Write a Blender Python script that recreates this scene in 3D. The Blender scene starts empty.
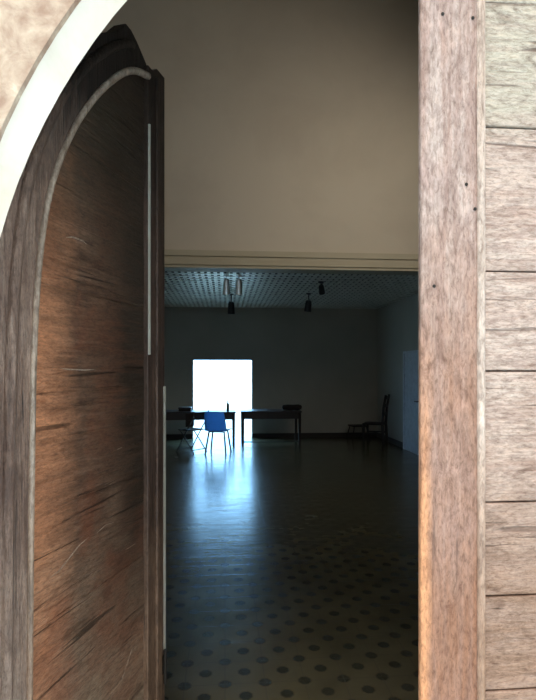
import bpy, bmesh, math, random
from mathutils import Vector, Matrix
random.seed(7)
S = bpy.context.scene
COL = S.collection
R = math.radians

# ------------------------------------------------------------------ camera
cam = bpy.data.cameras.new('camera')
cam.sensor_fit = 'VERTICAL'; cam.sensor_height = 36.0; cam.sensor_width = 36.0
cam.lens = 520 / 700 * 36.0
cam.shift_y = 0.03
cam.clip_start = 0.02
co = bpy.data.objects.new('camera', cam); COL.objects.link(co)
co.location = (0, 0, 1.6); co.rotation_euler = (R(90), 0, R(-4.72))
S.camera = co

# ------------------------------------------------------------------ world: bright overcast sky, bluer beyond the far doorway
W = bpy.data.worlds.new('sky'); S.world = W; W.use_nodes = True
nt = W.node_tree; nt.nodes.clear()
wo = nt.nodes.new('ShaderNodeOutputWorld'); bg = nt.nodes.new('ShaderNodeBackground')
tc = nt.nodes.new('ShaderNodeTexCoord'); sx = nt.nodes.new('ShaderNodeSeparateXYZ')
mr = nt.nodes.new('ShaderNodeMapRange'); mr.inputs[1].default_value = -0.3; mr.inputs[2].default_value = 0.6
mx = nt.nodes.new('ShaderNodeMix'); mx.data_type = 'RGBA'
SKY_FRONT = (1.25, 1.23, 1.20, 1); SKY_BACK = (3.4, 7.4, 12.0, 1)
mx.inputs[6].default_value = SKY_FRONT; mx.inputs[7].default_value = SKY_BACK
nt.links.new(tc.outputs['Generated'], sx.inputs[0]); nt.links.new(sx.outputs['Y'], mr.inputs[0])
nt.links.new(mr.outputs[0], mx.inputs[0]); 
el = nt.nodes.new('ShaderNodeMapRange'); el.inputs[1].default_value = 0.0; el.inputs[2].default_value = 0.9
el.inputs[3].default_value = 0.7; el.inputs[4].default_value = 1.5          # the overcast sky brightens towards the zenith
nt.links.new(sx.outputs['Z'], el.inputs[0]); nt.links.new(el.outputs[0], bg.inputs[1])
nt.links.new(mx.outputs[2], bg.inputs[0]); nt.links.new(bg.outputs[0], wo.inputs[0])

# hazy sun behind the photographer, very soft edged
sl = bpy.data.lights.new('hazy_sun', 'SUN'); sl.energy = 1.7; sl.angle = R(24); sl.color = (1.0, .94, .84)
so = bpy.data.objects.new('hazy_sun', sl); COL.objects.link(so)
so.rotation_euler = Vector((math.sin(R(12))*math.cos(R(52)), math.cos(R(12))*math.cos(R(52)), -math.sin(R(52)))).to_track_quat('-Z', 'Y').to_euler()

# added fill lamp for the taupe wall, set in an unseen added window
al = bpy.data.lights.new('hall_fill_light', 'AREA'); al.shape = 'RECTANGLE'; al.size = 1.9; al.size_y = 1.7
al.energy = 42; al.spread = R(116); al.color = (1.0, 0.86, 0.68)
ao = bpy.data.objects.new('hall_fill_light', al); COL.objects.link(ao)
ao.location = (3.55, 4.2, 4.75); ao.rotation_euler = Vector((-2.8, 3.2, -1.5)).to_track_quat('-Z', 'Y').to_euler()

S.view_settings.view_transform = 'Standard'; S.view_settings.look = 'None'
S.view_settings.gamma = 1; S.view_settings.use_curve_mapping = False
S.view_settings.exposure = 0.0
S.cycles.use_denoising = True
S.cycles.max_bounces = 10; S.cycles.diffuse_bounces = 6
S.cycles.sample_clamp_indirect = 8

# ------------------------------------------------------------------ helpers
def tag(o, label=None, cat=None, group=None, kind=None):
    if label: o['label'] = label
    if cat: o['category'] = cat
    if group: o['group'] = group
    if kind: o['kind'] = kind
    return o

def obj(name, bm, mat, parent=None, smooth=False, bevel=0):
    me = bpy.data.meshes.new(name)
    bmesh.ops.recalc_face_normals(bm, faces=bm.faces[:])
    bm.to_mesh(me); bm.free()
    if smooth:
        for p in me.polygons: p.use_smooth = True
    me.materials.append(mat)
    o = bpy.data.objects.new(name, me); COL.objects.link(o)
    if parent: o.parent = parent
    if bevel:
        b = o.modifiers.new('bevel', 'BEVEL'); b.width = bevel; b.segments = 2; b.limit_method = 'ANGLE'
    return o

def empty(name, loc, rz=0):
    o = bpy.data.objects.new(name, None); COL.objects.link(o); o.location = loc; o.rotation_euler = (0, 0, rz)
    o.empty_display_size = 0.1
    return o

def box(bm, x0, x1, y0, y1, z0, z1):
    v = [bm.verts.new(p) for p in ((x0,y0,z0),(x1,y0,z0),(x1,y1,z0),(x0,y1,z0),(x0,y0,z1),(x1,y0,z1),(x1,y1,z1),(x0,y1,z1))]
    for f in ((0,1,2,3),(4,5,6,7),(0,1,5,4),(1,2,6,5),(2,3,7,6),(3,0,4,7)): bm.faces.new([v[i] for i in f])

def prism(bm, pts, y0, y1):
    """extrude an outline given in (x, z) between y0 and y1"""
    a = [bm.verts.new((x, y0, z)) for x, z in pts]; b = [bm.verts.new((x, y1, z)) for x, z in pts]
    n = len(pts)
    bm.faces.new(a); bm.faces.new(b[::-1])
    for i in range(n): bm.faces.new((a[i], a[(i+1) % n], b[(i+1) % n], b[i]))

def tube(bm, pts, r, n=8, cap=True):
    pts = [Vector(p) for p in pts]; rings = []
    rr = r if isinstance(r, (list, tuple)) else [r] * len(pts)
    up = None
    for i, p in enumerate(pts):
        t = (pts[min(i+1, len(pts)-1)] - pts[max(i-1, 0)]).normalized()
        if up is None:
            up = Vector((0, 1, 0)) if abs(t.y) < .9 else Vector((1, 0, 0))
        a = t.cross(up).normalized(); b = a.cross(t).normalized(); up = b
        rings.append([bm.verts.new(p + rr[i] * (math.cos(k*2*math.pi/n)*a + math.sin(k*2*math.pi/n)*b)) for k in range(n)])
    for i in range(len(rings)-1):
        for k in range(n):
            bm.faces.new((rings[i][k], rings[i][(k+1) % n], rings[i+1][(k+1) % n], rings[i+1][k]))
    if cap:
        bm.faces.new(rings[0][::-1]); bm.faces.new(rings[-1])

def lathe(bm, prof, c=(0, 0, 0), n=20, M=None):
    rings = []
    for r, z in prof:
        ring = []
        for k in range(n):
            v = Vector((r*math.cos(2*math.pi*k/n), r*math.sin(2*math.pi*k/n), z))
            if M: v = M @ v
            ring.append(bm.verts.new(v + Vector(c)))
        rings.append(ring)
    for i in range(len(rings)-1):
        for k in range(n):
            bm.faces.new((rings[i][k], rings[i][(k+1) % n], rings[i+1][(k+1) % n], rings[i+1][k]))
    bm.faces.new(rings[0][::-1]); bm.faces.new(rings[-1])

def B(): return bmesh.new()

# ------------------------------------------------------------------ materials
class N:
    def __init__(s, name):
        s.m = bpy.data.materials.new(name); s.m.use_nodes = True; s.t = s.m.node_tree
        s.bsdf = s.t.nodes['Principled BSDF']; s.tc = s.t.nodes.new('ShaderNodeTexCoord')
    def lk(s, a, b): s.t.links.new(a, b)
    def mapping(s, scale=(1,1,1), rot=(0,0,0), loc=(0,0,0), src='Object'):
        m = s.t.nodes.new('ShaderNodeMapping'); m.inputs['Scale'].default_value = scale
        m.inputs['Rotation'].default_value = rot; m.inputs['Location'].default_value = loc
        s.lk(s.tc.outputs[src], m.inputs[0]); return m.outputs[0]
    def noise(s, vec, scale, detail=4, rough=.55, dist=0):
        n = s.t.nodes.new('ShaderNodeTexNoise'); n.inputs['Scale'].default_value = scale
        n.inputs['Detail'].default_value = detail; n.inputs['Roughness'].default_value = rough
        n.inputs['Distortion'].default_value = dist
        s.lk(vec, n.inputs['Vector']); return n.outputs['Fac']
    def ramp(s, fac, stops):
        r = s.t.nodes.new('ShaderNodeValToRGB'); e = r.color_ramp.elements
        while len(e) < len(stops): e.new(.5)
        for i, (p, c) in enumerate(stops):
            e[i].position = p; e[i].color = (*c, 1) if len(c) == 3 else c
        s.lk(fac, r.inputs[0]); return r.outputs[0]
    def mix(s, fac, a, b, mode='MIX'):
        m = s.t.nodes.new('ShaderNodeMix'); m.data_type = 'RGBA'; m.blend_type = mode
        for v, i in ((fac, 0), (a, 6), (b, 7)):
            if hasattr(v, 'links'): s.lk(v, m.inputs[i])
            elif i == 0: m.inputs[i].default_value = v
            else: m.inputs[i].default_value = (*v, 1)
        return m.outputs[2]
    def math(s, op, a, b=0.0, c=None):
        m = s.t.nodes.new('ShaderNodeMath'); m.operation = op
        for i, v in enumerate((a, b) if c is None else (a, b, c)):
            if hasattr(v, 'links'): s.lk(v, m.inputs[i])
            else: m.inputs[i].default_value = v
        return m.outputs[0]
    def bump(s, h, strength=.5, dist=.01, prev=None):
        b = s.t.nodes.new('ShaderNodeBump'); b.inputs['Strength'].default_value = strength
        b.inputs['Distance'].default_value = dist; s.lk(h, b.inputs['Height'])
        if prev: s.lk(prev, b.inputs['Normal'])
        return b.outputs[0]
    def out(s, color, rough=.6, normal=None, metallic=0, spec=None):
        if hasattr(color, 'links'): s.lk(color, s.bsdf.inputs['Base Color'])
        else: s.bsdf.inputs['Base Color'].default_value = (*color, 1)
        if hasattr(rough, 'links'): s.lk(rough, s.bsdf.inputs['Roughness'])
        else: s.bsdf.inputs['Roughness'].default_value = rough
        s.bsdf.inputs['Metallic'].default_value = metallic
        if spec is not None: s.bsdf.inputs['Specular IOR Level'].default_value = spec
        if normal: s.lk(normal, s.bsdf.inputs['Normal'])
        return s.m

def wood(name, dark, mid, light, axis='X', patch=None, patch_lo=.5, rough=.55, crack=.5, seed=0, fine=1.0, spec=.5, bumpd=.004, zones=()):
    """weathered wood; the grain runs along axis"""
    n = N(name)
    sc = {'X': (1.3, 14, 15), 'Z': (15, 14, 1.1)}[axis]
    v = n.mapping(sc, loc=(seed*3.1, seed*1.7, seed*2.3))
    g1 = n.noise(v, 1.6*fine, 6, .62, .6)
    g2 = n.noise(v, 6.5*fine, 4, .6, .3)
    broad = n.noise(n.mapping((1,1,1), loc=(seed, 0, seed)), 3.2, 4, .6, .4)
    c = n.ramp(g1, [(.28, dark), (.5, mid), (.72, light)])
    c2 = n.ramp(g2, [(.3, dark), (.55, mid), (.75, light)])
    c = n.mix(.45, c, c2)
    if patch:
        f = n.ramp(broad, [(patch_lo, (0,0,0)), (patch_lo+.16, (1,1,1))])
        c = n.mix(n.math('MULTIPLY', f, .75), c, patch)
    for ax_, a0, a1, colr, amt, *lim in zones:      # worn areas and painted-in light and shade on the wood: coordinate runs a0 -> a1
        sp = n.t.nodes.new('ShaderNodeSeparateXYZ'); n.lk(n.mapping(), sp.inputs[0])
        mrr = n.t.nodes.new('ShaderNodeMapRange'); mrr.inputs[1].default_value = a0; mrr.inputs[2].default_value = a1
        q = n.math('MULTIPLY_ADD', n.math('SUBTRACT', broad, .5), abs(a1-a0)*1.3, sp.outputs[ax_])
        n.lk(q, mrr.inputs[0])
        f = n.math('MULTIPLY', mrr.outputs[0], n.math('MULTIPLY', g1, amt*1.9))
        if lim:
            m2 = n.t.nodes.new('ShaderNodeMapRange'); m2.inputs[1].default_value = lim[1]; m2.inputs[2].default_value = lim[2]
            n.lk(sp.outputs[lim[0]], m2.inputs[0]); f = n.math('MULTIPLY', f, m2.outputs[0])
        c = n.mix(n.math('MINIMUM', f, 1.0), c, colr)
    spk = n.noise(n.mapping({'X': (1,3,3), 'Z': (3,3,1)}[axis]), 38*fine, 5, .75, .5)
    c = n.mix(.6, c, n.ramp(spk, [(.34, (.34,.27,.23)), (.5, (1,.985,.97)), (.66, (1.4,1.4,1.42))]), 'MULTIPLY')
    mot = n.noise(n.mapping({'X': (1,1,2.6), 'Z': (2.6,1,1)}[axis], loc=(seed*2, 1, 3)), 9, 6, .7, 1.6)
    c = n.mix(.75, c, n.ramp(mot, [(.3, (.52,.45,.42)), (.5, (1,1,1)), (.7, (1.3,1.26,1.22))]), 'MULTIPLY')
    # narrow drying cracks along the grain
    vc = n.mapping({'X': (2.2, 40, 42), 'Z': (42, 40, 2.0)}[axis], loc=(seed*5, 2, seed))
    ck = n.noise(vc, 1.0, 3, .5, .8)
    ckm = n.ramp(ck, [(.30, (1,1,1)), (.37, (0,0,0))])
    c = n.mix(n.math('MULTIPLY', ckm, crack), c, tuple(x*.45 for x in dark))
    h = n.math('SUBTRACT', n.math('ADD', n.math('MULTIPLY', g1, .5), n.math('MULTIPLY', g2, .5)), n.math('MULTIPLY', ckm, .5))
    nb = n.bump(h, .8, bumpd)
    n_rough = n.math('MULTIPLY_ADD', g2, .3, rough-.15)
    return n.out(c, n_rough, nb, spec=spec)

def plain(name, col, rough=.5, metallic=0, var=.12, sc=12):
    n = N(name); f = n.noise(n.mapping(), sc, 3)
    c = n.ramp(f, [(.3, tuple(x*(1-var) for x in col)), (.7, tuple(min(1, x*(1+var)) for x in col))])
    return n.out(c, rough, None, metallic)

def plaster(name, a, b, c3=None, scale=3, rough=.85, bs=.3):
    n = N(name); v = n.mapping()
    f = n.noise(v, scale, 6, .6, .3); g = n.noise(v, 60, 3)
    st = [(.35, a), (.62, b)] + ([(.72, c3)] if c3 else [])
    return n.out(n.ramp(f, st), rough, n.bump(n.math('ADD', n.math('MULTIPLY', f, .8), n.math('MULTIPLY', g, .25)), bs, .01))

M = {}
M['leaf_panel'] = wood('dark_door_boards', (.060,.034,.022), (.175,.095,.060), (.32,.20,.14), 'X', (.26,.095,.05), .47, .5, .75, 1, 1.3, .6, .014,
    zones=((0, .46, .26, (.72,.32,.16), .8), (2, 1.15, .3, (.38,.29,.205), .8), (2, 1.85, 2.35, (.045,.035,.022), 1.0), (0, .5, .80, (.045,.030,.020), 1.0, 2, .6, 1.2)))  # orange worn side; shade painted in towards the top and free edge, foot lighter
M['leaf_frame'] = wood('dark_door_frame', (.08,.052,.038), (.27,.175,.13), (.54,.41,.33), 'Z', (.13,.075,.055), .5, .5, .8, 2, 1.6, .6, .014,
    zones=((2, 2.0, 2.5, (.016,.011,.009), 1.2), (2, 1.3, .6, (.42,.33,.27), .6), (0, .07, .02, (.55,.36,.28), .6, 2, 2.0, 1.7)))  # near-black top is the arch's shade painted into the frame
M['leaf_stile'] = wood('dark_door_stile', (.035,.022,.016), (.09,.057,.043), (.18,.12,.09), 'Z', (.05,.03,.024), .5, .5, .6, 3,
    zones=((2, 1.3, .5, (.25,.165,.11), .7), (2, 2.0, 2.6, (.025,.018,.014), .8)))  # stile darkened upwards: shade at the leaf's top painted in
M['bead'] = wood('highlit_bead_wood', (.20,.145,.105), (.44,.345,.27), (.68,.58,.48), 'Z', None, .5, .35, .45, 4,
    zones=((2, 1.4, .9, (.36,.25,.18), .8),))  # highlight along the bead painted as paler wood, fading downwards
M['pale_strip'] = plain('pale_edge_line', (.65,.64,.55), .35, .2)  # pale tone shared by the edge highlight and the free-edge strip
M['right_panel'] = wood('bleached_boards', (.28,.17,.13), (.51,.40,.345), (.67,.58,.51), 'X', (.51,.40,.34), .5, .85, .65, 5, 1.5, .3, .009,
    zones=((2, 1.62, 1.0, (.30,.195,.14), 1.0), (2, 2.12, 2.2, (.47,.42,.34), .9)))  # brighter light higher up painted in as tan lower boards; top board greenish
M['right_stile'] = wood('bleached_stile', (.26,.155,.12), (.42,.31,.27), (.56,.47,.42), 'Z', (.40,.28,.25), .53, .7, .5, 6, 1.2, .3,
    zones=((2, 2.0, 1.0, (.29,.15,.095), 1.1), (0, .03, .012, (.62,.31,.16), .85, 2, 1.7, 1.3)))  # dimmer light lower down painted in as tan; orange edge is worn wood
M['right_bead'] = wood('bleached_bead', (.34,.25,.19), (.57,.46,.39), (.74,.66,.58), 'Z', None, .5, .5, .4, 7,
    zones=((2, 1.6, 1.1, (.34,.21,.14), 1.0),))  # same painted light falloff as the boards, tanner below
M['facade'] = plaster('greenish_white_plaster', (.72,.74,.56), (.84,.86,.70), None, 8)
M['arch_stone'] = plaster('pink_cream_stone', (.36,.23,.16), (.60,.46,.34), (.78,.66,.48), 20, bs=.8)
M['white_plaster'] = plaster('white_arch_plaster', (.70,.61,.48), (.84,.77,.66), None, 4)
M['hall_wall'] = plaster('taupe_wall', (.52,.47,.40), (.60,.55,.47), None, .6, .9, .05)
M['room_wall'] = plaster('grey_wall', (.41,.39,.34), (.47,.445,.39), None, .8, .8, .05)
M['trim'] = plain('beam_trim', (.46,.42,.32), .6, 0, .05, 3)
M['baseboard'] = plain('black_baseboard', (.025,.022,.022), .5)
M['black_wood'] = plain('black_wood', (.016,.014,.014), .75)
M['table_dark'] = plain('dark_table_top', (.03,.03,.035), .35)
M['dark_metal'] = plain('dark_metal', (.05,.05,.055), .4, .6)
def translucent(name, col, rough, amt):
    m = plain(name, col, rough); t = m.node_tree; tr = t.nodes.new('ShaderNodeBsdfTranslucent'); tr.inputs[0].default_value = (*[min(1, c*1.6) for c in col], 1)
    mxs = t.nodes.new('ShaderNodeMixShader'); mxs.inputs[0].default_value = amt
    t.links.new(t.nodes['Principled BSDF'].outputs[0], mxs.inputs[1]); t.links.new(tr.outputs[0], mxs.inputs[2])
    t.links.new(mxs.outputs[0], t.nodes['Material Output'].inputs[0]); return m
M['blue'] = translucent('blue_plastic', (.17,.38,.62), .35, .6)
M['white_metal'] = plain('white_lamp_metal', (.92,.94,.94), .3, .9)
M['ceil_slat'] = plain('grey_ceiling_slats', (.76,.78,.72), .36, .5)
M['ceil_back'] = plain('ceiling_backing', (.06,.065,.065), .8)
M['pale_door'] = plain('pale_blue_paint', (.62,.66,.72), .35)
M['glass'] = plain('dark_glass', (.05,.09,.07), .08)
M['ground'] = plaster('pale_paving', (.52,.46,.38), (.66,.60,.50), None, 2, .85)
M['iron'] = plain('old_iron', (.04,.035,.03), .5, .5)

def floor_mat():
    n = N('patterned_cement_tiles')
    sep = n.t.nodes.new('ShaderNodeSeparateXYZ'); n.lk(n.mapping(), sep.inputs[0])
    P = .205
    def cell(off):
        ax = n.math('ABSOLUTE', n.math('SUBTRACT', n.math('FRACT', n.math('ADD', n.math('DIVIDE', sep.outputs['X'], P), off)), .5))
        ay = n.math('ABSOLUTE', n.math('SUBTRACT', n.math('FRACT', n.math('ADD', n.math('DIVIDE', sep.outputs['Y'], P), off)), .5))
        return n.math('MAXIMUM', n.math('MAXIMUM', ax, ay), n.math('MULTIPLY', n.math('ADD', ax, ay), .72)), ax, ay
    d1, ax, ay = cell(0.0); d2, _, _ = cell(.5)
    d = n.math('MINIMUM', d1, d2)
    spot = n.ramp(d, [(.13, (1,1,1)), (.185, (0,0,0))])
    v = n.mapping()
    nz = n.noise(v, 2.5, 5); nf = n.noise(v, 25, 4)
    base = n.ramp(nz, [(.3, (.070,.062,.034)), (.7, (.115,.100,.056))])
    dark = n.ramp(nf, [(.3, (.014,.018,.010)), (.7, (.026,.028,.018))])
    c = n.mix(spot, base, dark)
    # joints between the tiles
    j = n.math('MAXIMUM', ax, ay); jm = n.ramp(j, [(.482, (0,0,0)), (.493, (1,1,1))])
    c = n.mix(n.math('MULTIPLY', jm, .5), c, (.06,.055,.04))
    # every tile is set a touch differently: uneven sheen
    big = n.noise(n.mapping((1, 3.2, 1)), 2.2, 3, .6)
    tn = n.t.nodes.new('ShaderNodeTexWhiteNoise'); 
    fl = n.t.nodes.new('ShaderNodeVectorMath'); fl.operation = 'FLOOR'
    n.lk(n.mapping((1/P, 1/P, 0)), fl.inputs[0]); n.lk(fl.outputs[0], tn.inputs['Vector'])
    rough = n.math('ADD', n.math('MULTIPLY_ADD', nz, .12, .17), n.math('MULTIPLY', tn.outputs['Value'], .02))
    h = n.math('SUBTRACT', n.math('ADD', n.math('MULTIPLY', big, 1.0), n.math('MULTIPLY', nf, .06)), n.math('MULTIPLY', jm, .12))
    nb = n.bump(h, .16, .02)
    m = n.out(c, rough, nb); return m
M['floor'] = floor_mat()

# ------------------------------------------------------------------ the setting
def struct(name, bm, mat, label, cat, parent=None, **k):
    o = obj(name, bm, mat, parent, **k)
    return tag(o, label, cat, None, 'structure')

b = B(); box(b, -30, 30, -14, 45, -.2, -.02)
struct('ground', b, M['ground'], 'pale paving outside the arched doorway and beyond the far opening', 'ground')
b = B(); box(b, -4.2, 3.7, 1.2, 12.4, -.12, 0)
struct('floor', b, M['floor'], 'glossy olive tiled floor with dark hexagonal spots reflecting the far doorway', 'floor')

# pointed arch (inner edge of the outer ring), fitted as a circle through three measured points
def circ(p, q, r):
    ax, ay = p; bx, by = q; cx, cy = r
    d = 2*(ax*(by-cy)+bx*(cy-ay)+cx*(ay-by))
    ux = ((ax*ax+ay*ay)*(by-cy)+(bx*bx+by*by)*(cy-ay)+(cx*cx+cy*cy)*(ay-by))/d
    uy = ((ax*ax+ay*ay)*(cx-bx)+(bx*bx+by*by)*(ax-cx)+(cx*cx+cy*cy)*(bx-ax))/d
    return ux, uy, math.hypot(ax-ux, ay-uy)
CX, CZ, RR = circ((-.449, 1.899), (-.346, 2.154), (-.203, 2.37))
XC = .475                                   # centre line of the doorway
def arch(off, n=26, bottom=-.05):
    """left foot -> apex -> right foot"""
    r = RR + off; pts = []
    ta = math.acos((CX - XC) / r)
    left = [(CX - r*math.cos(t*ta/n), CZ + r*math.sin(t*ta/n)) for t in range(n+1)]
    pts = [(left[0][0], bottom)] + left
    return pts + [(2*XC - x, z) for x, z in pts[:-1][::-1]]
def ring_wall(bm, inner0, y0, inner1, y1, X0=-3.6, X1=4.6, Z1=7.2):
    """wall with an arched hole whose outline may differ front and back"""
    n = len(inner0)
    def outer(i, pts):
        x, z = pts[i]
        if i == 0: return (X0, z)
        if i == n-1: return (X1, z)
        t = i/(n-1)
        if i <= n//2:
            k = i/(n//2)
            return (X0, z + (Z1 - z)*min(1, k*1.6)) if k < .625 else (X0 + (XC-X0)*((k-.625)/.375), Z1)
        return None
    o = [outer(i, inner0) for i in range(n)]
    for i in range(n):
        if o[i] is None:
            x, z = o[n-1-i]; o[i] = (X1 if x == X0 else XC + (XC - x)*(X1-XC)/(XC-X0), z)
    a = [bm.verts.new((x, y0, z)) for x, z in inner0]; A = [bm.verts.new((x, y0, z)) for x, z in o]
    c = [bm.verts.new((x, y1, z)) for x, z in inner1]; D = [bm.verts.new((x, y1, z)) for x, z in o]
    for i in range(n-1):
        bm.faces.new((a[i], a[i+1], A[i+1], A[i])); bm.faces.new((c[i], D[i], D[i+1], c[i+1]))
        bm.faces.new((a[i], c[i], c[i+1], a[i+1])); bm.faces.new((A[i], A[i+1], D[i+1], D[i]))
bm = B(); ring_wall(bm, arch(.015), 1.015, arch(.06), 1.10)
struct('wall_front', bm, M['facade'], 'greenish white plaster wall outside the stone ring of the arch', 'wall')
# white splayed band of the arch
bm = B(); i0, i1 = arch(.018), arch(.0)
K = 1.045/1.10                              # the band's sharp front arris stands 5 cm nearer than the back of the wall
ia = [(x*K, 1.6+(z-1.6)*K) for x, z in i1]
ra = [bm.verts.new((x, 1.010, z)) for x, z in i0]; rb = [bm.verts.new((x, 1.045, z)) for x, z in ia]
rc = [bm.verts.new((x, 1.10, z)) for x, z in arch(.012)]; rd = [bm.verts.new((x, 1.10, z)) for x, z in i0]
for i in range(len(i0)-1):
    for p, q in ((ra, rb), (rb, rc), (rc, rd), (rd, ra)): bm.faces.new((p[i], p[i+1], q[i+1], q[i]))
bs_ = B(); pf, pb = arch(.015), arch(.155)
q = [[bs_.verts.new((x, y, z)) for x, z in p] for p, y in ((pf, .998), (pb, .998), (pb, 1.014), (pf, 1.014))]
for i in range(len(pf)-1):
    for k in range(4): bs_.faces.new((q[k][i], q[k][i+1], q[(k+1) % 4][i+1], q[(k+1) % 4][i]))
struct('trim_4', bs_, M['arch_stone'], 'blotchy pink and cream stone ring around the pointed arch', 'arch trim')
struct('trim_1', bm, M['white_plaster'], 'bright white splayed plaster band edging the pointed arch', 'arch trim')
bm = B(); ring_wall(bm, arch(.14), 1.10, arch(.20), 1.42)
struct('wall_front', bm, M['hall_wall'], 'inner side of the entrance wall behind the door leaves', 'wall')

HX0, HX1, ZT = -4.2, 3.7, 7.2
# solid left wall; right wall with an opening for the added window, and a pale door
b = B()
box(b, HX0-.3, HX0, 1.1, 12.7, -.1, ZT)
struct('wall_left', b, M['room_wall'], 'left side wall of the hall, hidden behind the open dark door leaf', 'wall')
b = B()
box(b, HX1, HX1+.3, 1.1, 12.7, -.1, 3.8); box(b, HX1, HX1+.3, 1.1, 12.7, 5.7, ZT)
box(b, HX1, HX1+.3, 1.1, 3.0, 3.8, 5.7); box(b, HX1, HX1+.3, 5.4, 12.7, 3.8, 5.7)
struct('wall_right', b, M['room_wall'], 'dark grey right side wall of the far room', 'wall')
# added_window_1
win = empty('added_window_1', (HX1+.15, 4.2, 3.8)); tag(win, 'unseen high side window added to light the hall wall', 'window', None, 'structure')
b = B()
for y0, y1, z0, z1 in ((-1.2,1.2,0,.06),(-1.2,1.2,1.84,1.9),(-1.2,-1.14,0,1.9),(1.14,1.2,0,1.9),(-.02,.02,0,1.9),(-1.2,1.2,.93,.97)):
    box(b, -.03, .03, y0, y1, z0, z1)
obj('added_window_frame', b, M['white_metal'], win)
b = B(); box(b, .0, .012, -1.14, 1.14, .06, 1.84); obj('added_window_pane', b, translucent('sky_blocking_pane', (.10,.10,.09), .3, .5), win)  # added pane keeps sky light off the left door leaf
# back wall with bright opening
DX0, DX1, DZ = -.756, .641, 1.862
b = B()
box(b, HX0, DX0, 12.4, 12.65, -.1, ZT); box(b, DX1, HX1, 12.4, 12.65, -.1, ZT); box(b, DX0, DX1, 12.4, 12.65, DZ, ZT)
struct('wall_back', b, M['room_wall'], 'dark far wall pierced by the blown-out bright doorway', 'wall')
b = B(); box(b, HX0, DX0-.0, 12.37, 12.4, 0, .11)
struct('baseboard_back', b, M['baseboard'], 'black baseboard along the far wall left of the bright doorway', 'baseboard')
b = B(); box(b, DX1, HX1, 12.37, 12.4, 0, .11)
struct('baseboard_back', b, M['baseboard'], 'black baseboard along the far wall right of the bright doorway', 'baseboard')
b = B(); box(b, HX1-.03, HX1, 7.5, 9.5, 0, .11); box(b, HX1-.03, HX1, 10.45, 12.37, 0, .11)
struct('baseboard_right', b, M['baseboard'], 'black baseboard along the right side wall', 'baseboard')
b = B(); box(b, DX0, DX1, 12.4, 12.65, -.1, 0)
struct('trim_2', b, M['floor'], 'threshold of the bright far doorway', 'threshold')
# gallery front above the dark room, with beam
b = B(); box(b, HX0, HX1, 7.42, 7.72, 3.22, ZT)
struct('wall_gallery', b, M['hall_wall'], 'tall blank taupe wall above the opening to the dark room', 'wall')
b = B(); box(b, HX0, HX1, 7.38, 7.72, 3.10, 3.22); box(b, HX0, HX1, 7.36, 7.42, 3.22, 3.30); box(b, HX0, HX1, 7.40, 7.72, 3.06, 3.10)
struct('trim_3', b, M['trim'], 'long ochre-grey beam along the foot of the taupe wall', 'beam')
b = B(); box(b, HX0, HX1, 1.1, 7.7, ZT, ZT+.1)
struct('ceiling', b, M['hall_wall'], 'high ceiling of the front hall', 'ceiling')
# slatted ceiling of the far room
b = B(); box(b, HX0, HX1, 7.72, 12.4, 3.20, 3.30)
ce = struct('ceiling', b, M['ceil_back'], 'low grey slatted ceiling of the dark far room', 'ceiling')
b = B(); x = HX0+.02
while x < HX1-.08:
    box(b, x, x+.056, 7.72, 12.4, 3.115, 3.130); x += .10
y = 7.9
while y < 12.4: box(b, HX0, HX1, y, y+.06, 3.106, 3.118); y += .22
tag(obj('ceiling_slats', b, M['ceil_slat'], ce), None, None, None, None)
# pale door in the right wall
d3 = empty('door_3', (HX1, 9.9, 0)); tag(d3, 'pale bluish door in the right side wall', 'door', None, 'structure')
b = B(); box(b, -.045, .0, -.44, .44, 0, 1.95)
lf = obj('door_panel', b, M['pale_door'], d3, bevel=.004)
b = B(); box(b, -.06, 0, -.52, -.44, 0, 2.0); box(b, -.06, 0, .44, .52, 0, 2.0); box(b, -.06, 0, -.44, .44, 1.95, 2.0)
obj('door_frame', b, M['pale_door'], d3)
b = B(); tube(b, [(-.045,-.36,1.02),(-.10,-.36,1.02),(-.10,-.25,1.02)], .011)
obj('door_handle', b, M['dark_metal'], lf)

# ------------------------------------------------------------------ door_1: dark leaf swung inwards, seen steeply along its face
PHI = R(70.7)
d1 = empty('door_1', (-.568, 1.11, 0), PHI)
tag(d1, 'dark brown arch-topped wooden door leaf standing open on the left', 'door', None, 'structure')
# outer outline in leaf coordinates (s, z)
ro = RR + .06; cs = CX + .568
outl = []
for k in range(40):
    a = math.pi*.5*k/39*1.0
    s_, z_ = cs - ro*math.cos(a), CZ + ro*math.sin(a)
    if s_ > .70 or z_ > 2.765: break
    outl.append((s_, z_))
outl += [(.715, 2.772), (.75, 2.772), (.79, 2.757), (.83, 2.735), (.875, 2.712)]
inner = [(.240,.0), (.240,.784),(.248,1.378),(.259,1.703),(.285,1.936),(.330,2.107),(.414,2.275),(.506,2.405),(.603,2.513),(.70,2.60),(.78,2.648),(.862,2.675)]
def smooth_curve(p, sub=5):
    out = []
    for i in range(len(p)-1):
        p0 = p[max(i-1,0)]; p1 = p[i]; p2 = p[i+1]; p3 = p[min(i+2, len(p)-1)]
        for k in range(sub):
            t = k/sub
            out.append(tuple(.5*((2*p1[j]) + (-p0[j]+p2[j])*t + (2*p0[j]-5*p1[j]+4*p2[j]-p3[j])*t*t + (-p0[j]+3*p1[j]-3*p2[j]+p3[j])*t**3) for j in (0,1)))
    out.append(p[-1]); return out
inn = smooth_curve(inner)
ZB = .015
foot = [(outl[0][0], ZB)]
b = B()
poly = foot + outl + [(.862, 2.716)] if outl[-1][0] < .862 else foot + outl[:-1] + [(.862, 2.716)]
poly = poly + inn[::-1][:-1] + [(.240, ZB)]
prism(b, poly, 0, .05)
obj('curved_frame', b, M['leaf_frame'], d1, bevel=.005)
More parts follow.
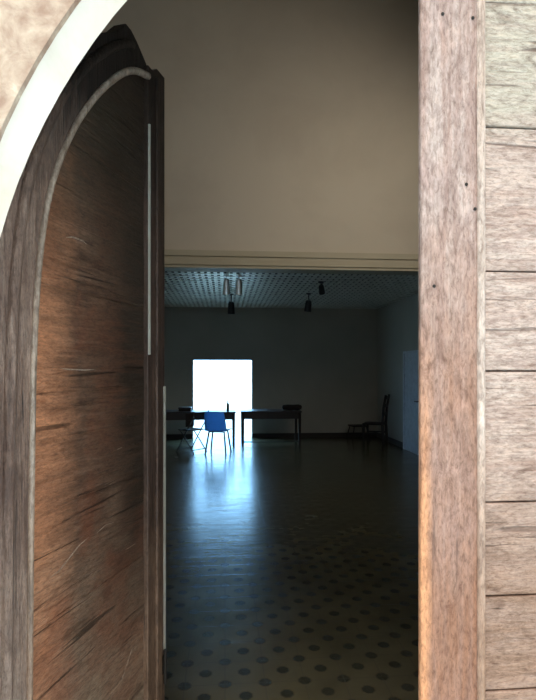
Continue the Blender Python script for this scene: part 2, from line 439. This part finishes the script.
# two raised mouldings following the curve: inner rounded bead and an outer fillet
b = B(); tube(b, [(s+.004, -.002, max(z, ZB)) for s, z in inn], [.0085 if z < 2.2 else .0085+.004*(z-2.2)/.45 for s, z in inn], 10)
tag(obj('inner_bead', b, M['bead'], d1, smooth=True), 'bead edging the boards, its highlight painted in as paler wood')
mid = [(s - .095, z + .0) if z < 1.9 else None for s, z in inn]
b = B()
fil = []
for i, (s, z) in enumerate(inn):
    q0 = inn[max(i-1, 0)]; q1 = inn[min(i+1, len(inn)-1)]
    tx, tz = q1[0]-q0[0], q1[1]-q0[1]; L = math.hypot(tx, tz) or 1
    w_ = .075
    fil.append((s - tz/L*w_, max(z + tx/L*w_, ZB)))
fil = [p for p in fil if p[0] < .80 and p[1] < 2.72]
tube(b, [(s, 0, z) for s, z in fil], .016, 8)
obj('outer_moulding', b, M['leaf_frame'], d1, smooth=True)
# horizontal boards of the panel
def left_at(z):
    for i in range(len(inn)-1):
        if inn[i][1] <= z <= inn[i+1][1]:
            t = (z-inn[i][1])/((inn[i+1][1]-inn[i][1]) or 1); return inn[i][0]+t*(inn[i+1][0]-inn[i][0])
    return inn[-1][0]
b = B()
zs = [ZB, .25, .47, .70, .93, 1.17, 1.42, 1.61, 1.83, 2.02, 2.25, 2.45, 2.67]
for i in range(len(zs)-1):
    z0, z1 = zs[i]+.0005, zs[i+1]-.0005
    m = 6; lp = [(left_at(z0+(z1-z0)*k/m)-.01, z0+(z1-z0)*k/m) for k in range(m+1)]
    off = random.uniform(-.0015, .0015)
    if .868 - lp[-1][0] < .03: lp = lp[:-1]
    prism(b, lp + [(.870, lp[-1][1]), (.870, z0)], .014+off, .035)
prism(b, [(left_at(z)-.01, max(z,ZB)) for s, z in inn[::3]] + [(.87, 2.66), (.87, ZB)], .030, .045)
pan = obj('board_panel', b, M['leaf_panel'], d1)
b = B()
for pts, r in (([(.40,1.972),(.44,1.984),(.49,1.984),(.515,1.976)], .0030),
               ([(.350,1.610),(.42,1.605),(.50,1.603),(.58,1.606)], .0022),
               ([(.34,1.045),(.38,1.050),(.43,1.072),(.47,1.09),(.52,1.10)], .0018), ([(.56,1.098),(.61,1.11),(.66,1.105)], .0014),
               ([(.74,.99),(.80,.99)], .0014), ([(.68,1.34),(.71,1.343)], .002), ([(.74,.865),(.80,.865)], .0014), ([(.71,.56),(.78,.63)], .0018)):
    tube(b, [(s, .0138, z) for s, z in pts], [r*.3] + [r]*(len(pts)-2) + [r*.3] if len(pts) > 2 else r*.6, 5)
tag(obj('scratches', b, M['bead'], pan), 'pale scratches and open cracks in the boards')
b = B()
prism(b, [(.862, ZB), (1.0, ZB), (1.0, 2.742), (.935, 2.742), (.90, 2.716), (.862, 2.716)], -.004, .05)
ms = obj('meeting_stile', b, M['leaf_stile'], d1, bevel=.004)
b = B(); prism(b, [(.915,ZB),(.955,ZB),(.955,2.70),(.915,2.70)], -.016, -.004)
obj('cover_strip', b, M['leaf_stile'], ms, bevel=.004)
b = B(); box(b, .864, .871, -.010, -.002, 1.66, 2.50)  # pale strip stands in for the highlight on the moulding edge
tag(obj('edge_strip', b, M['pale_strip'], ms), 'thin pale line beside the boards, an edge highlight made as a strip')
b = B(); box(b, .988, 1.0005, -.008, .0, .52, 1.54)
tag(obj('edge_strip', b, M['pale_strip'], ms), 'thin pale strip down the free edge')
b = B(); box(b, .96, 1.0, -.014, -.004, .44, .50); tube(b, [(.975,-.018,.40),(.975,-.018,.53)], .006)
obj('latch', b, M['iron'], ms)

# ------------------------------------------------------------------ door_2: bleached right leaf, closed
d2 = empty('door_2', (.436, 1.13, 0))
tag(d2, 'sun-bleached pinkish wooden door leaf, closed on the right', 'door', None, 'structure')
def leaf2_top(x):           # height of the leaf's arched top at local x
    X = x + .431; xr = 2*XC - CX
    return CZ + math.sqrt(max(.01, (RR+.05)**2 - (X - xr)**2))
b = B(); prism(b, [(0,ZB),(.136,ZB)] + [(x, leaf2_top(x)-.03) for x in (.136,.10,.06,.044)] + [(0, leaf2_top(.05)-.06)], 0, .018)
box(b, .022, .142, .018, .045, ZB, 2.5)
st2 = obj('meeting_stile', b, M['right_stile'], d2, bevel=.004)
b = B(); tube(b, [(.139, -.001, ZB), (.139, -.001, 1.2), (.139,-.001,2.0), (.139, -.001, leaf2_top(.139)-.05)], .0095, 10)
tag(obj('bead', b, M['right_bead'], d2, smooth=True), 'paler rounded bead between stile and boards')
b = B()
zs = [ZB, .21, .44, .66, .87, 1.085, 1.30, 1.60, 1.828, 2.158, 2.56]
for i in range(len(zs)-1):
    z0, z1 = zs[i]+.002, zs[i+1]-.002
    xe = 1.03
    if z1 > 1.7 and z0 < 2.4:
        pass
    if z0 > 2.4:
        xe = min(1.03, 2*XC - CX + math.sqrt(max(.01, (RR+.12)**2 - max(0, z0+.1-CZ)**2)) - .431)
    if xe < .2: continue
    off = random.uniform(-.002, .002)
    prism(b, [(.138, z0), (xe, z0), (xe, z1), (.138, z1)], .010+off, .034)
box(b, .144, .75, .033, .042, ZB, 2.4)
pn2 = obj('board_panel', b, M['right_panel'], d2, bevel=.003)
b = B()
for x, z in ((.05,2.40),(.12,2.395),(.125,1.965),(.105,2.02),(.03,1.79)):
    lathe(b, [(.0035,0),(.004,.002),(.002,.004)], (x, 0, z), 8, Matrix.Rotation(R(90), 3, 'X'))
obj('nail_heads', b, M['iron'], st2)
b = B(); prism(b, [(1.03,ZB),(1.09,ZB),(1.09,1.62),(1.03,1.62)], -.0, .045)
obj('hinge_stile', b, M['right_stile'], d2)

# ------------------------------------------------------------------ tables in the far room
def table(name, x0, x1, y0, y1, label, foot=True):
    t = empty(name, ((x0+x1)/2, (y0+y1)/2, 0)); w = (x1-x0)/2; d = (y1-y0)/2
    tag(t, label, 'table', None)
    b = B(); box(b, -w, w, -d, d, .70, .735); obj('tabletop', b, M['table_dark'], t, bevel=.006)
    b = B(); box(b, -w+.02, w-.02, -d+.02, -d+.045, .565, .70); box(b, -w+.04, w-.04, d-.065, d-.04, .58, .70)
    box(b, -w+.04, -w+.065, -d+.065, d-.065, .58, .70); box(b, w-.065, w-.04, -d+.065, d-.065, .58, .70)
    obj('apron', b, M['table_dark'], t)
    for sx_ in (-1, 1):
        for sy_ in (-1, 1):
            b = B(); cx, cy = sx_*(w-.045), sy_*(d-.045)
            prism(b, [(cx-.022, 0), (cx+.022, 0), (cx+.03, .70), (cx-.03, .70)], cy-.028, cy+.028)
            obj('leg', b, M['black_wood'], t, bevel=.003)
    if not foot:
        dr = B(); box(dr, .03, .19, -d+.01, d-.2, .42, .70); o = obj('drawer', dr, M['black_wood'], t, bevel=.004)
        kb = B(); lathe(kb, [(.012,0),(.016,.02),(.008,.03)], (.11, -d+.01, .56), 10, Matrix.Rotation(R(90), 3, 'X')); obj('knob', kb, M['dark_metal'], o)
    if foot:
        b = B(); box(b, -w+.06, w-.06, -d+.03, -d+.055, .06, .085); obj('stretcher', b, M['dark_metal'], t)
    return t
table('long_table', -1.95, .23, 11.05, 11.75, 'long dark table before the bright doorway, behind the blue chair', False)
table('long_table', .34, 1.66, 11.15, 11.85, 'shorter dark table right of the bright doorway, nothing on it but a low bundle')
# things on the tables
t = empty('bottle', (.06, 11.3, .735)); tag(t, 'slim dark bottle standing upright on the long table', 'bottle')
b = B(); lathe(b, [(.028,0),(.031,.01),(.031,.13),(.024,.155),(.011,.18),(.011,.205)], n=14); obj('bottle_body', b, M['glass'], t, smooth=True)
b = B(); lathe(b, [(.013,.203),(.013,.225)], n=12); obj('cap', b, M['dark_metal'], t)
t = empty('flat_box', (-.86, 11.35, .735)); tag(t, 'flat dark box with lid lying on the left end of the long table', 'box')
b = B(); box(b, -.13, .13, -.1, .1, 0, .06); obj('box_body', b, M['black_wood'], t, bevel=.004)
b = B(); box(b, -.14, .14, -.11, .11, .055, .085); obj('lid', b, M['dark_metal'], t, bevel=.004)
b = B()
pr = [(0,.0),(.05,.0),(.075,.03),(.07,.07),(.04,.09),(.0,.095)]
lathe(b, [(.001,-.22),(.05,-.2),(.062,-.1),(.058,.05),(.064,.14),(.045,.21),(.001,.225)], (1.47, 11.4, .735+.066), 14, Matrix.Rotation(R(90), 3, 'Y'))
tag(obj('rolled_cloth', b, M['black_wood'], smooth=True), 'dark rolled cloth on the right end of the shorter table', 'cloth')

# ------------------------------------------------------------------ blue chair, seen from behind
def blue_chair(loc, rz):
    t = empty('blue_chair', loc, rz); tag(t, 'blue plastic shell chair with dark metal legs in front of the bright doorway', 'chair')
    b = B()          # seat: a slightly dished slab; the sitter faces +y
    n = 8
    def grid(fn, nu, nv, th):
        top = [[b.verts.new(fn(u/nu, v/nv, 0)) for u in range(nu+1)] for v in range(nv+1)]
        bot = [[b.verts.new(fn(u/nu, v/nv, th)) for u in range(nu+1)] for v in range(nv+1)]
        for v in range(nv):
            for u in range(nu):
                b.faces.new((top[v][u], top[v][u+1], top[v+1][u+1], top[v+1][u]))
                b.faces.new((bot[v][u], bot[v+1][u], bot[v+1][u+1], bot[v][u+1]))
        for u in range(nu):
            b.faces.new((top[0][u], bot[0][u], bot[0][u+1], top[0][u+1])); b.faces.new((top[nv][u], top[nv][u+1], bot[nv][u+1], bot[nv][u]))
        for v in range(nv):
            b.faces.new((top[v][0], top[v+1][0], bot[v+1][0], bot[v][0])); b.faces.new((top[v][nu], bot[v][nu], bot[v+1][nu], top[v+1][nu]))
    grid(lambda u, v, h: (-.22+.44*u, -.20+.42*v, .44 - .02*math.sin(math.pi*u)*math.sin(math.pi*v) - h + .02*(2*u-1)**2), n, n, .012)
    obj('seat', b, M['blue'], t, smooth=True)
    b = B()
    grid(lambda u, v, h: (((-.215+.43*u)*(1-.12*v*v)), -.20 - .10*v - .03*(1-(2*u-1)**2) - h, .45 + .38*v - .03*v*(2*u-1)**4), n, n, .012)
    obj('backrest', b, M['blue'], t, smooth=True)
    for sx_ in (-1, 1):
        b = B(); tube(b, [(sx_*.15, .14, .425), (sx_*.205, .20, 0)], .017); obj('leg', b, M['dark_metal'], t, smooth=True)
        b = B(); tube(b, [(sx_*.15, -.14, .425), (sx_*.205, -.22, 0)], .017); obj('leg', b, M['dark_metal'], t, smooth=True)
    b = B(); tube(b, [(-.15,-.14,.418),(.15,-.14,.418),(.15,.14,.418),(-.15,.14,.418),(-.15,-.14,.418)], .010); obj('seat_frame', b, M['dark_metal'], t)
    return t
blue_chair((-.13, 10.25, 0), R(-14))

# dark folding chair beside it
def folding_chair(loc, rz):
    t = empty('folding_chair', loc, rz); tag(t, 'dark folding chair with crossed thin legs, left of the blue chair', 'chair')
    b = B(); box(b, -.19, .19, -.18, .19, .43, .45); obj('seat', b, M['black_wood'], t, bevel=.006)
    b = B(); box(b, -.18, .18, -.265, -.25, .66, .80); obj('backrest', b, M['black_wood'], t, bevel=.005)
    for sx_ in (-1, 1):
        b = B(); tube(b, [(sx_*.20, .22, 0), (sx_*.20, 0, .34), (sx_*.20, -.24, .70), (sx_*.20, -.27, .82)], .012); obj('leg', b, M['dark_metal'], t, smooth=True)
        b = B(); tube(b, [(sx_*.175, -.24, 0), (sx_*.175, 0, .28), (sx_*.175, .15, .43)], .012); obj('leg', b, M['dark_metal'], t, smooth=True)
    b = B(); tube(b, [(-.175,-.2,.06),(.175,-.2,.06)], .009); tube(b, [(-.2,.19,.05),(.2,.19,.05)], .009); obj('stretcher', b, M['dark_metal'], t)
    return t
folding_chair((-.66, 10.42, 0), R(48))

# ------------------------------------------------------------------ tall-backed chair in the right corner, side on
t = empty('high_backed_chair', (3.31, 11.30, 0), R(62)); tag(t, 'tall-backed black wooden chair in the right corner', 'chair')
b = B(); box(b, -.22, .22, -.22, .23, .42, .455); obj('seat', b, M['black_wood'], t, bevel=.006)
for sx_ in (-1, 1):
    b = B(); tube(b, [(sx_*.20, -.23, 0), (sx_*.20, -.205, .44), (sx_*.20, -.23, .80), (sx_*.20, -.28, 1.08)], [.032,.03,.026,.024]); obj('leg', b, M['black_wood'], t)
    b = B(); tube(b, [(sx_*.19, .20, 0), (sx_*.19, .20, .42)], [.018, .024]); obj('leg', b, M['black_wood'], t)
b = B()
for z, y in ((.98,-.262),(.80,-.232),(.62,-.218)): box(b, -.19, .19, y-.01, y+.01, z, z+.07)
obj('backrest', b, M['black_wood'], t, bevel=.003)
b = B(); box(b, -.19, .19, .19, .21, .16, .19); box(b, -.205, -.185, -.2, .2, .22, .25); box(b, .185, .205, -.2, .2, .22, .25); obj('stretcher', b, M['black_wood'], t)
# low stacked stools beside it
def stool(z, label):
    t = empty('low_stool', (3.12, 12.02, z), R(8)); tag(t, label, 'stool')
    b = B(); box(b, -.19, .19, -.17, .17, .30, .33); obj('seat', b, M['black_wood'], t, bevel=.005)
    for sx_ in (-1, 1):
        for sy_ in (-1, 1):
            b = B(); tube(b, [(sx_*.15, sy_*.13, .30), (sx_*.22, sy_*.2, 0)], .014); obj('leg', b, M['black_wood'], t)
stool(0, 'low black stool on the floor left of the tall-backed chair')

# ------------------------------------------------------------------ ceiling spotlights
def spot(name, loc, rz, tilt, mat, label, drop=.14, L=.2, r=.045):
    t = empty(name, loc, rz); tag(t, label, 'spotlight', None)
    b = B(); lathe(b, [(.05,0),(.05,-.02),(.035,-.028)], n=16); obj('ceiling_plate', b, mat, t, smooth=False)
    b = B(); tube(b, [(0,0,-.02),(0,0,-drop)], .011); obj('stem', b, mat, t)
    Mx = Matrix.Rotation(tilt, 3, 'X')
    b = B(); lathe(b, [(r*.55,.0),(r*.8,-.02),(r*.9,-.08),(r,-L),(r*.86,-L),(r*.8,-L+.03)], (0,0,-drop), 18, Mx)
    obj('lamp_shade', b, mat, t, smooth=False)
    b = B(); lathe(b, [(r*.7,-L+.03),(r*.72,-L+.035)], (0,0,-drop), 14, Mx); obj('bulb', b, M['dark_metal'], t)
    return t
spot('ceiling_spotlight', (.02, 8.25, 3.115), 0, R(12), M['white_metal'], 'left white ceiling spotlight of the pair above the bright doorway', .06, .24, .055)
spot('ceiling_spotlight', (.22, 8.25, 3.115), 0, R(14), M['white_metal'], 'right white ceiling spotlight of the pair above the bright doorway', .06, .24, .055)
spot('ceiling_spotlight', (.12, 10.2, 3.115), 0, R(5), M['dark_metal'], 'dark ceiling spotlight hanging behind the white pair', .16, .24, .07)
spot('ceiling_spotlight', (1.62, 10.0, 3.115), R(20), R(12), M['dark_metal'], 'black ceiling spotlight hanging lowest, right of the white pair', .14, .22, .07)
spot('ceiling_spotlight', (1.62, 8.7, 3.115), R(-20), R(40), M['dark_metal'], 'small black tilted ceiling spotlight nearest the right side wall', .06, .16, .055)
